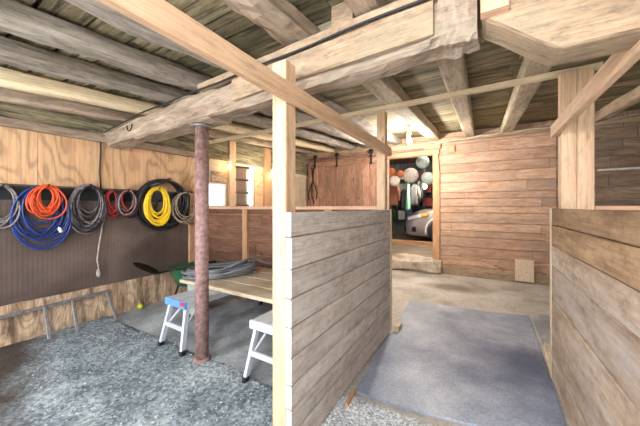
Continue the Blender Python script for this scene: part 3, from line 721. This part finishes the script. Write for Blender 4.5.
# grey hose on the planks
t = empty('hose_coil', (-2.5, 2.15, .5), 'loose grey hose coil lying on the pale planks', 'hose')
pts = []; rr = random.Random(4)
for k in range(7*30+1):
    a = 2*PI*k/30; lp = k/30; s_ = 1 + .13*math.sin(lp*2.3) + .05*math.sin(a*2+lp)
    c_, d_ = .30*s_*math.cos(a), .20*s_*math.sin(a)
    pts.append((-2.62 + c_*.9 - d_*.5 + .04*math.sin(lp*5), 2.18 + c_*.75 + d_*.8 + .03*math.cos(lp*3), .517 + .012*lp + .10*max(0, math.cos(a))*min(1, lp/3)*(.6+.4*math.sin(lp*3))))
x, y, z = pts[-1]
pts += [(x+.03, y+.08, z-.02), (x+.06, y+.15, z-.06), (x+.10, y+.22, z-.09), (x+.15, y+.30, z-.10)]
b = MB(); b.tube(pts, .0145, 8); b.build('coil', 'grey_hose', t)
b = MB(); b.tube([pts[-1], V(pts[-1])+V((.05, .05, .003))], .018, 10); b.build('fitting', 'steel', t)
# green tub with pale bucket, shovel
t = empty('wheelbarrow', (-3.42, 2.35, 0), 'dark green barrow tray in the corner behind the blue-ended platform', 'wheelbarrow')
b = MB(); rs = []
for (hx, hy, z) in ((.13, .20, .26), (.17, .26, .40), (.20, .30, .50), (.215, .315, .505), (.19, .29, .495), (.15, .22, .38), (.11, .17, .285)):
    rs.append([(-3.42+hx*math.copysign(abs(math.cos(a))**.5, math.cos(a)), 2.38+hy*math.copysign(abs(math.sin(a))**.5, math.sin(a)), z) for a in [2*PI*k/24+.01 for k in range(24)]])
b.rings(rs, [i*.1 for i in range(7)], smooth=True); b.build('tray', 'green_plastic', t)
for sx_ in (-.12, .12):
    b = MB(); b.tube([(-3.42+sx_, 2.25, .28), (-3.42+sx_*1.3, 2.17, .0)], .014, 8); b.build('leg', 'black_metal', t)
b = MB(); b.tube([(-3.50, 2.5, .27), (-3.52, 2.65, .14)], .012); b.tube([(-3.34, 2.5, .27), (-3.45, 2.65, .14)], .012)
b.build('fork', 'black_metal', t)
b = MB(); b.lathe([(.05, -.03), (.11, -.035), (.135, -.02), (.135, .02), (.11, .035), (.05, .03)], (-3.48, 2.66, .136), (1, 0, 0), 24); b.build('wheel', 'black_rubber', t)
t = empty('bucket', (-3.0, 2.2, 0), 'pale plastic bucket between the green barrow tray and the planks', 'bucket')
b = MB(); b.lathe([(.085, 0), (.09, .01), (.115, .50), (.12, .505), (.12, .53), (.108, .53), (.10, .5), (.085, .02)], (-3.03, 2.15, 0), n=28); b.build('shell', 'pale_plastic', t)
b = MB(); b.tube([(-3.03+.12*math.cos(PI*k/12), 2.15-.125*math.sin(PI*k/12)*.35, .50-.12*math.sin(PI*k/12)) for k in range(13)], .004); b.build('handle', 'steel', t)
t = empty('shovel', (-3.5, 1.75, .5), 'black shovel lying against the left wall with its blade toward the camera', 'shovel')
A = V(P(133, 263, LX+.14)); B = V(P(160, 273, LX+.25)); D = V((-3.25, 2.17, .545))
Cc = V((-3.14, 2.78, .56))
b = MB(); b.tube([B, B.lerp(D, .5)+V((0, 0, .004)), D, V((-3.12, 2.5, .56))], .015, 10); b.build('shaft', 'black_metal', t)
b = MB(); dd = (A-B); ln = dd.length; dd.normalize(); sd = Matrix.Rotation(math.radians(-14), 3, dd) @ dd.cross(V((0, 0, 1))).normalized(); up = sd.cross(dd)
rs = []
for f_, w_, cv in ((0, .02, .0), (.12, .08, .014), (.35, .10, .024), (.65, .10, .018), (.88, .075, .008), (1, .012, .0)):
    c = B + dd*ln*f_
    top = [c + sd*(w_*q) - up*(cv*(1-q*q)) for q in (-1, -.5, 0, .5, 1)]
    rs.append(top + [p - up*.004 for p in top[::-1]])
b.rings(rs, [0, .1, .2, .3, .4, .5], smooth=True); b.build('blade', 'black_metal', t)
b = MB(); q = P(150, 315, LX+.1)
b.lathe([(.033*math.sin(PI*k/10), -.033*math.cos(PI*k/10)) for k in range(11)], (LX+.075, 1.86, .034), n=16); tag(b.build('ball', 'ball'), 'small yellow-green ball on the floor at the foot of the left wall', 'ball')

# ================================================================== FAR BAY: OLD SASH, PLYWOOD
t = empty('window_sash', (-3.0, 2.93, 1.31), 'old multi-pane window sash standing on the partition in front of the bright windows', 'window sash')
a0, a1 = V((-3.23, 2.96, 1.31)), V((-3.16, 3.16, 1.31)); d = a1-a0
def pt(u, z): return a0 + d*u + V((0, 0, z))
b = MB(); Hs = .62
b.beam(pt(0, 0), pt(0, Hs), .035, .04); b.beam(pt(1, 0), pt(1, Hs), .05, .05)
for zz in (.017, .21, .41, Hs-.017): b.beam(pt(0, zz), pt(1, zz), .024, .03)
b.beam(pt(.5, 0), pt(.5, Hs), .016, .02); b.build('frame', 'weathered_dark', t)
m, nt, bb = newmat('old_glass'); bb.inputs['Transmission Weight'].default_value = .9; bb.inputs['Roughness'].default_value = .1; bb.inputs['Base Color'].default_value = (.75, .78, .72, 1); M['glass'] = m
b = MB(); nrm = d.normalized().cross(V((0, 0, 1)))*.002; b.prism([pt(.02, .02), pt(.98, .02), pt(.98, Hs-.02), pt(.02, Hs-.02)], nrm); b.build('panes', 'glass', t)
b = MB(); b.beam((LX+.004, 3.97, 1.66), (LX+.004, 4.21, 1.66), .015, .72); tag(b.build('plywood_offcut', 'plywood'), 'plywood board beside the narrow bright window in the far bay', 'board')
for xx, yq in ((LX+.05, 3.55), (LX+.05, 4.45)):
    pass
b = MB(); b.box((LX, 3.33, 1.0), (LX+.05, 3.47, 2.5), 2); tag(b.build('wall_stud', 'pine'), 'pine stud between the two bright windows of the far bay', 'stud')
b = MB(); b.box((LX, 4.23, 1.0), (LX+.06, 4.40, 2.5), 2); tag(b.build('wall_stud', 'orange_frame'), 'orange pine stud right of the plywood board in the far bay', 'stud')

# ================================================================== SMALL THINGS BY THE BACK WALL
p = (1.02, 5.8)
b = MB(); b.beam((.495, BY-.055, .21), (.758, BY-.055, .21), .02, .38, ch=.006); bb_ = tag(b.build('square_board', 'cardboard'), 'pale square board leaning on the foot of the back wall', 'board')
b = MB(); b.box((1.55, BY-.025, 1.86), (2.2, BY-.002, 1.89), 0); tag(b.build('lath', 'white_paint'), 'thin white strip standing in for light through a board gap at the far right of the back wall', 'lath')  # white colour imitates daylight showing through a slit between the boards
b = MB(); b.prism([(-.55, BY-.045, 2.36), (-.45, BY-.045, 2.36), (-.46, BY-.045, 2.48), (-.53, BY-.045, 2.48)], (0, .04, 0)); tag(b.build('wall_bracket', 'orange_frame'), 'small brown wooden cleat at the top of the back wall right of the doorway', 'bracket')

# ================================================================== GARAGE BEYOND THE DOORWAY
GZ = .262
b = MB(); b.box((-6, BY+.15, GZ-.1), (4, 13, GZ), 1); struct(b.build('floor_garage', 'garage_floor'))
b = MB(); b.box((-6, 11, GZ), (4, 11.06, 3.4), 0); b.box((-4.4, BY+.1, GZ), (-4.34, 11, 3.4), 1); b.box((3.6, BY+.1, GZ), (3.66, 11, 3.4), 1); struct(b.build('wall_garage', 'garage_wall'))
b = MB(); b.box((-6, BY+.1, 3.0), (4, 11.06, 3.05), 1); struct(b.build('ceiling_garage', 'dark_board'))
b = MB(); b.box((-2.62, 8.05, GZ), (-2.50, 8.17, 3.0), 2); tag(b.build('wooden_post', 'door_board'), 'dark post standing in the garage seen through the doorway', 'post')
b = MB(); b.beam((-2.48, 7.95, GZ+.05), (-.6, 7.8, GZ+.05), .06, .10); tag(b.build('timber', 'orange_frame'), 'orange timber lying on the garage floor in front of the car', 'timber')
# car: nose points left (-x), side toward us
cx, cy = -2.03, 8.35       # front face x, near side y
t = empty('car', (cx+2, cy+.9, GZ), 'grey-beige car parked in the garage beyond the doorway', 'car')
CW = 1.78
def sec(xr, yin, zs):      # ring of body points at station xr; half symmetric about centre
    return xr, yin, zs
st = [  # x offset, side inset, z low, z belt, z top, top inset
 (0.0, .30, .30, .62, .70, .34), (.04, .18, .22, .66, .76, .26), (.16, .07, .19, .72, .84, .18), (.40, .02, .18, .80, .93, .16), (.80, .0, .18, .88, 1.0, .16),
 (1.25, .0, .18, .92, 1.06, .18), (1.38, .0, .18, .93, 1.10, .2), (2.05, .0, .18, .95, 1.56, .28), (2.6, .0, .18, .96, 1.62, .28), (3.6, .0, .18, .97, 1.58, .3), (4.1, .03, .22, .96, 1.2, .3), (4.3, .12, .30, .9, 1.0, .3)]
b = MB(); rs = []; us = []
for x, ins, z0, zb, zt, ti in st:
    y0, y1 = cy+ins, cy+CW-ins
    rs.append([(cx+x, y0+.06, GZ+z0), (cx+x, y0, GZ+z0+.1), (cx+x, y0-.015, GZ+(z0+zb)/2), (cx+x, y0+.01, GZ+zb), (cx+x, y0+ti*.55, GZ+zb+(zt-zb)*.6), (cx+x, y0+ti, GZ+zt),
               (cx+x, (y0+y1)/2, GZ+zt+.03), (cx+x, y1-ti, GZ+zt), (cx+x, y1-ti*.55, GZ+zb+(zt-zb)*.6), (cx+x, y1-.01, GZ+zb), (cx+x, y1+.015, GZ+(z0+zb)/2), (cx+x, y1, GZ+z0+.1), (cx+x, y1-.06, GZ+z0)]); us.append(x)
b.rings(rs, us, smooth=True); body = b.build('body', 'car_paint', t)
for wx in (1.04, 3.5):
    b = MB(); b.lathe([(.18, -.03), (.30, -.035), (.345, -.01), (.345, .16), (.2, .17)], (cx+wx, cy+.0, GZ+.345), (0, 1, 0), 32); w_ = b.build('wheel', 'black_rubber', t)
    b = MB(); b.lathe([(.02, -.045), (.18, -.038), (.21, -.036), (.215, -.02)], (cx+wx, cy-.001, GZ+.345), (0, 1, 0), 32); b.build('wheel_rim', 'alu', w_)
    b = MB(); pts = [(cx+wx+.40*math.cos(a), cy-.03, GZ+.345+.40*math.sin(a)) for a in [PI*(-.08+1.16*k/20) for k in range(21)]]; b.tube(pts, .026, 8); b.build('lit_wheel_arch', 'white_paint', t)  # white colour stands in for light catching the arch edge
b = MB(); b.beam((cx+.02, cy+.20, GZ+.40), (cx+.36, cy-.01, GZ+.38), .03, .15, ch=.01); b.beam((cx-.01, cy+.28, GZ+.36), (cx-.01, cy+1.5, GZ+.36), .04, .2); b.build('grille', 'car_trim', t)
b = MB(); b.beam((cx+.13, cy+.08, GZ+.70), (cx+.50, cy+.0, GZ+.79), .05, .10, ch=.02); b.build('headlamp', 'lamp_lens', t)
b = MB(); b.beam((cx+.52, cy-.0, GZ+.78), (cx+.70, cy-.012, GZ+.82), .04, .07, ch=.015); b.build('indicator', 'amber', t)
b = MB(); b.prism([(cx+1.42, cy+.13, GZ+1.10), (cx+1.42, cy+CW-.13, GZ+1.10), (cx+2.0, cy+CW-.27, GZ+1.55), (cx+2.0, cy+.27, GZ+1.55)], (-.02, 0, .02)); b.build('windscreen', 'car_glass', t)
b = MB(); b.prism([(cx+1.5, cy+.06, GZ+1.08), (cx+3.9, cy+.06, GZ+1.08), (cx+3.4, cy+.19, GZ+1.5), (cx+2.1, cy+.19, GZ+1.5)], (0, -.02, .01)); b.build('side_glass', 'car_glass', t)
# round things hung from the garage ceiling near the doorway
def hung(name, px, py, Y, r, mat, label, cat, depth=.35, orient=(0, -1, .1)):
    u = (px-320)/F; d = Y/(u*sn+cs); X = d*(u*cs-sn); Z = CAMH+(HZ-py)/F*d
    t = empty(name, (X, Y, Z), label, cat)
    ax = V((-X*.6, -Y, CAMH-Z)).normalized()
    b = MB(); prof = [(r*math.sin(PI/2*k/8), r*depth*math.cos(PI/2*k/8)) for k in range(9)] + [(r*1.04, -.015), (r*.98, -.03)] + [(r*.93*math.cos(PI/2*k/6), -.03+r*depth*.85*math.sin(PI/2*k/6)) for k in range(1, 6)]
    b.lathe(prof, (X, Y, Z), ax, 28); b.build('bowl', mat, t)
    b = MB(); b.tube([(X, Y+.02, Z+r*.9), (X, Y+.02, 3.0)], .005, 6); b.build('cord', 'black_rubber', t)
hung('hanging_basket', 410.5, 175.5, 7.0, .185, 'basket_white', 'large off-white round basket hanging just inside the doorway', 'basket', .55)
hung('hanging_basket', 422.5, 162, 7.05, .15, 'basket_green', 'pale green round basket hanging highest in the doorway', 'basket', .45)
hung('hanging_basket', 427.5, 178.5, 7.75, .165, 'basket_green', 'pale green round basket half hidden behind the right door casing', 'basket', .4)
hung('hanging_basket', 391.0, 172.5, 6.75, .11, 'basket_orange', 'orange wicker basket at the left of the doorway', 'basket', .7)
hung('hanging_basket', 400.0, 174.0, 6.9, .09, 'basket_orange', 'small orange wicker basket beside the off-white one', 'basket', .7)
hung('hanging_basin', 394.5, 181, 6.45, .12, 'basket_white', 'white enamel basin hanging under the orange wicker basket', 'basin', .5)
def gp(px, py, Y):
    u = (px-320)/F; d = Y/(u*sn+cs); return V((d*(u*cs-sn), Y, CAMH+(HZ-py)/F*d))
q = gp(408, 196, 8.0)
t = empty('hanging_cloth', q, 'mint green cloth hanging below the off-white basket in the garage', 'cloth')
b = MB(); rs = []
for k in range(12):
    z = q.z+.35-.75*k/11; w_ = .035+.03*k/11
    rs.append([(q.x+w_*math.cos(a)*(1+.15*math.sin(3*a+k*.3)), 8.0+.04*math.sin(a)*(1+.3*math.cos(4*a)), z) for a in [2*PI*j/20 for j in range(20)]])
b.rings(rs, [i*.07 for i in range(12)], smooth=True); b.build('drape', 'mint', t)
b = MB(); b.tube([(q.x, 8.0, q.z+.34), (q.x, 8.0, 3.0)], .005, 6); b.build('cord', 'black_rubber', t)
# shelf of goods on the garage back wall
t = empty('storage_shelf', (-2.6, 10.7, GZ), 'tall grey storage shelf along the back of the garage', 'shelf')
b = MB()
for x in (-4.2, -3.0, -1.8, -.6): b.box((x-.02, 10.4, GZ), (x+.02, 10.44, 2.7), 2); b.box((x-.02, 10.9, GZ), (x+.02, 10.94, 2.7), 2)
b.build('uprights', 'steel', t)
for z in (.8, 1.3, 1.8, 2.3):
    b = MB(); b.box((-4.24, 10.38, z), (-.56, 10.96, z+.03), 0); b.build('shelf_board', 'sheet_grey', t)
cols = [('cardboard', 'brown'), ('white_paint', 'white'), ('red_plastic', 'red'), ('green_plastic', 'green'), ('car_trim', 'black'), ('basket_orange', 'orange'), ('blue_plastic', 'blue')]
kk = 0; names = {.8: 'lowest', 1.3: 'second', 1.8: 'third', 2.3: 'top'}
ordn = ['first', 'second', 'third', 'fourth', 'fifth', 'sixth', 'seventh', 'eighth']
for z in (.8, 1.3, 1.8, 2.3):
    x = -3.55
    for k in range(7):
        w_, h_ = R.uniform(.16, .30), R.uniform(.18, .38); mt, cn = cols[(kk*3+k*2) % 7]; kk += 1
        b = MB()
        if k % 3 == 2: b.lathe([(w_*.4, 0), (w_*.42, h_*.7), (w_*.2, h_*.85), (w_*.2, h_)], (x+w_/2, 10.6, z+.032), n=16); o = b.build('jug', mt); ct = 'jug'
        else: b.box((x, 10.45, z+.032), (x+w_, 10.45+R.uniform(.25, .4), z+.032+h_)); o = b.build('storage_box', mt); ct = 'box'
        tag(o, '%s %s standing %s from the left on the %s garage shelf' % (cn, ct, ordn[k], names[z]), ct, 'goods on the garage shelf')
        x += w_+.06
# dark coats / tools hanging near the left of the doorway inside the garage
for px, py, Y, mt, lab in ((404, 200, 8.6, 'car_trim', 'black jacket hanging between the dark garage post and the mint cloth'), (414, 195, 8.15, 'sheet_grey', 'grey jacket hanging right of the mint cloth above the car'), (393, 194, 7.4, 'brick', 'brown jacket hanging at the left of the doorway inside the garage'), (420, 190, 8.6, 'car_trim', 'black jacket hanging above the car windscreen')):
    q = gp(px, py, Y); t = empty('hanging_jacket', q, lab, 'jacket', 'jackets hung in the garage')
    b = MB(); rs = []
    for k in range(10):
        z = q.z+.32-.62*k/9; w_ = (.03, .13, .17, .16, .15, .15, .155, .16, .165, .17)[k]
        rs.append([(q.x+w_*.8*math.cos(a), Y+.05*math.sin(a)*(1+.3*math.sin(5*a)), z+.01*math.sin(4*a)) for a in [2*PI*j/20 for j in range(20)]])
    b.rings(rs, [i*.07 for i in range(10)], smooth=True); b.build('body', mt, t)
    for s_ in (-1, 1):
        b = MB(); b.tube([(q.x+s_*.09, Y, q.z+.25), (q.x+s_*.15, Y-.01, q.z+.05), (q.x+s_*.155, Y-.02, q.z-.18)], [.045, .045, .04], 10); b.build('sleeve', mt, t)
    b = MB(); b.tube([(q.x, Y, q.z+.31), (q.x, Y, 3.0)], .005, 6); b.build('cord', 'black_rubber', t)
q = gp(425, 187, 8.0)
bulb(q.x, 8.0, q.z, q.z+.35, 'bright bulb in the garage above the car', 'bulb_warm', .05)
b = MB(); b.tube([(q.x, 8.0, q.z+.34), (q.x, 8.0, 3.0)], .006, 6); tag(b.build('lamp_cord', 'black_rubber'), 'dark cord holding up the bright garage bulb', 'cord')
lamp('garage_light', (q.x, 7.85, q.z+.1), 24, (1, .9, .75), .06)
lamp('garage_light', (-1.0, 7.0, 2.8), 16, (1, .93, .82), .1)

# ================================================================== LIGHT
w = bpy.data.worlds.new('sky'); S.world = w; w.use_nodes = True
bg = w.node_tree.nodes['Background']; bg.inputs[0].default_value = (.86, .93, 1.0, 1); bg.inputs[1].default_value = 1.7
sl = bpy.data.lights.new('sun', 'SUN'); sl.energy = 3; sl.angle = .01; sl.color = (1, .95, .88)
so = bpy.data.objects.new('sun', sl); C.objects.link(so); so.rotation_euler = (math.radians(24), 0, 0)
S.view_settings.view_transform = 'Standard'; S.view_settings.look = 'None'
S.view_settings.gamma = 1; S.view_settings.use_curve_mapping = False
S.view_settings.exposure = 1.75
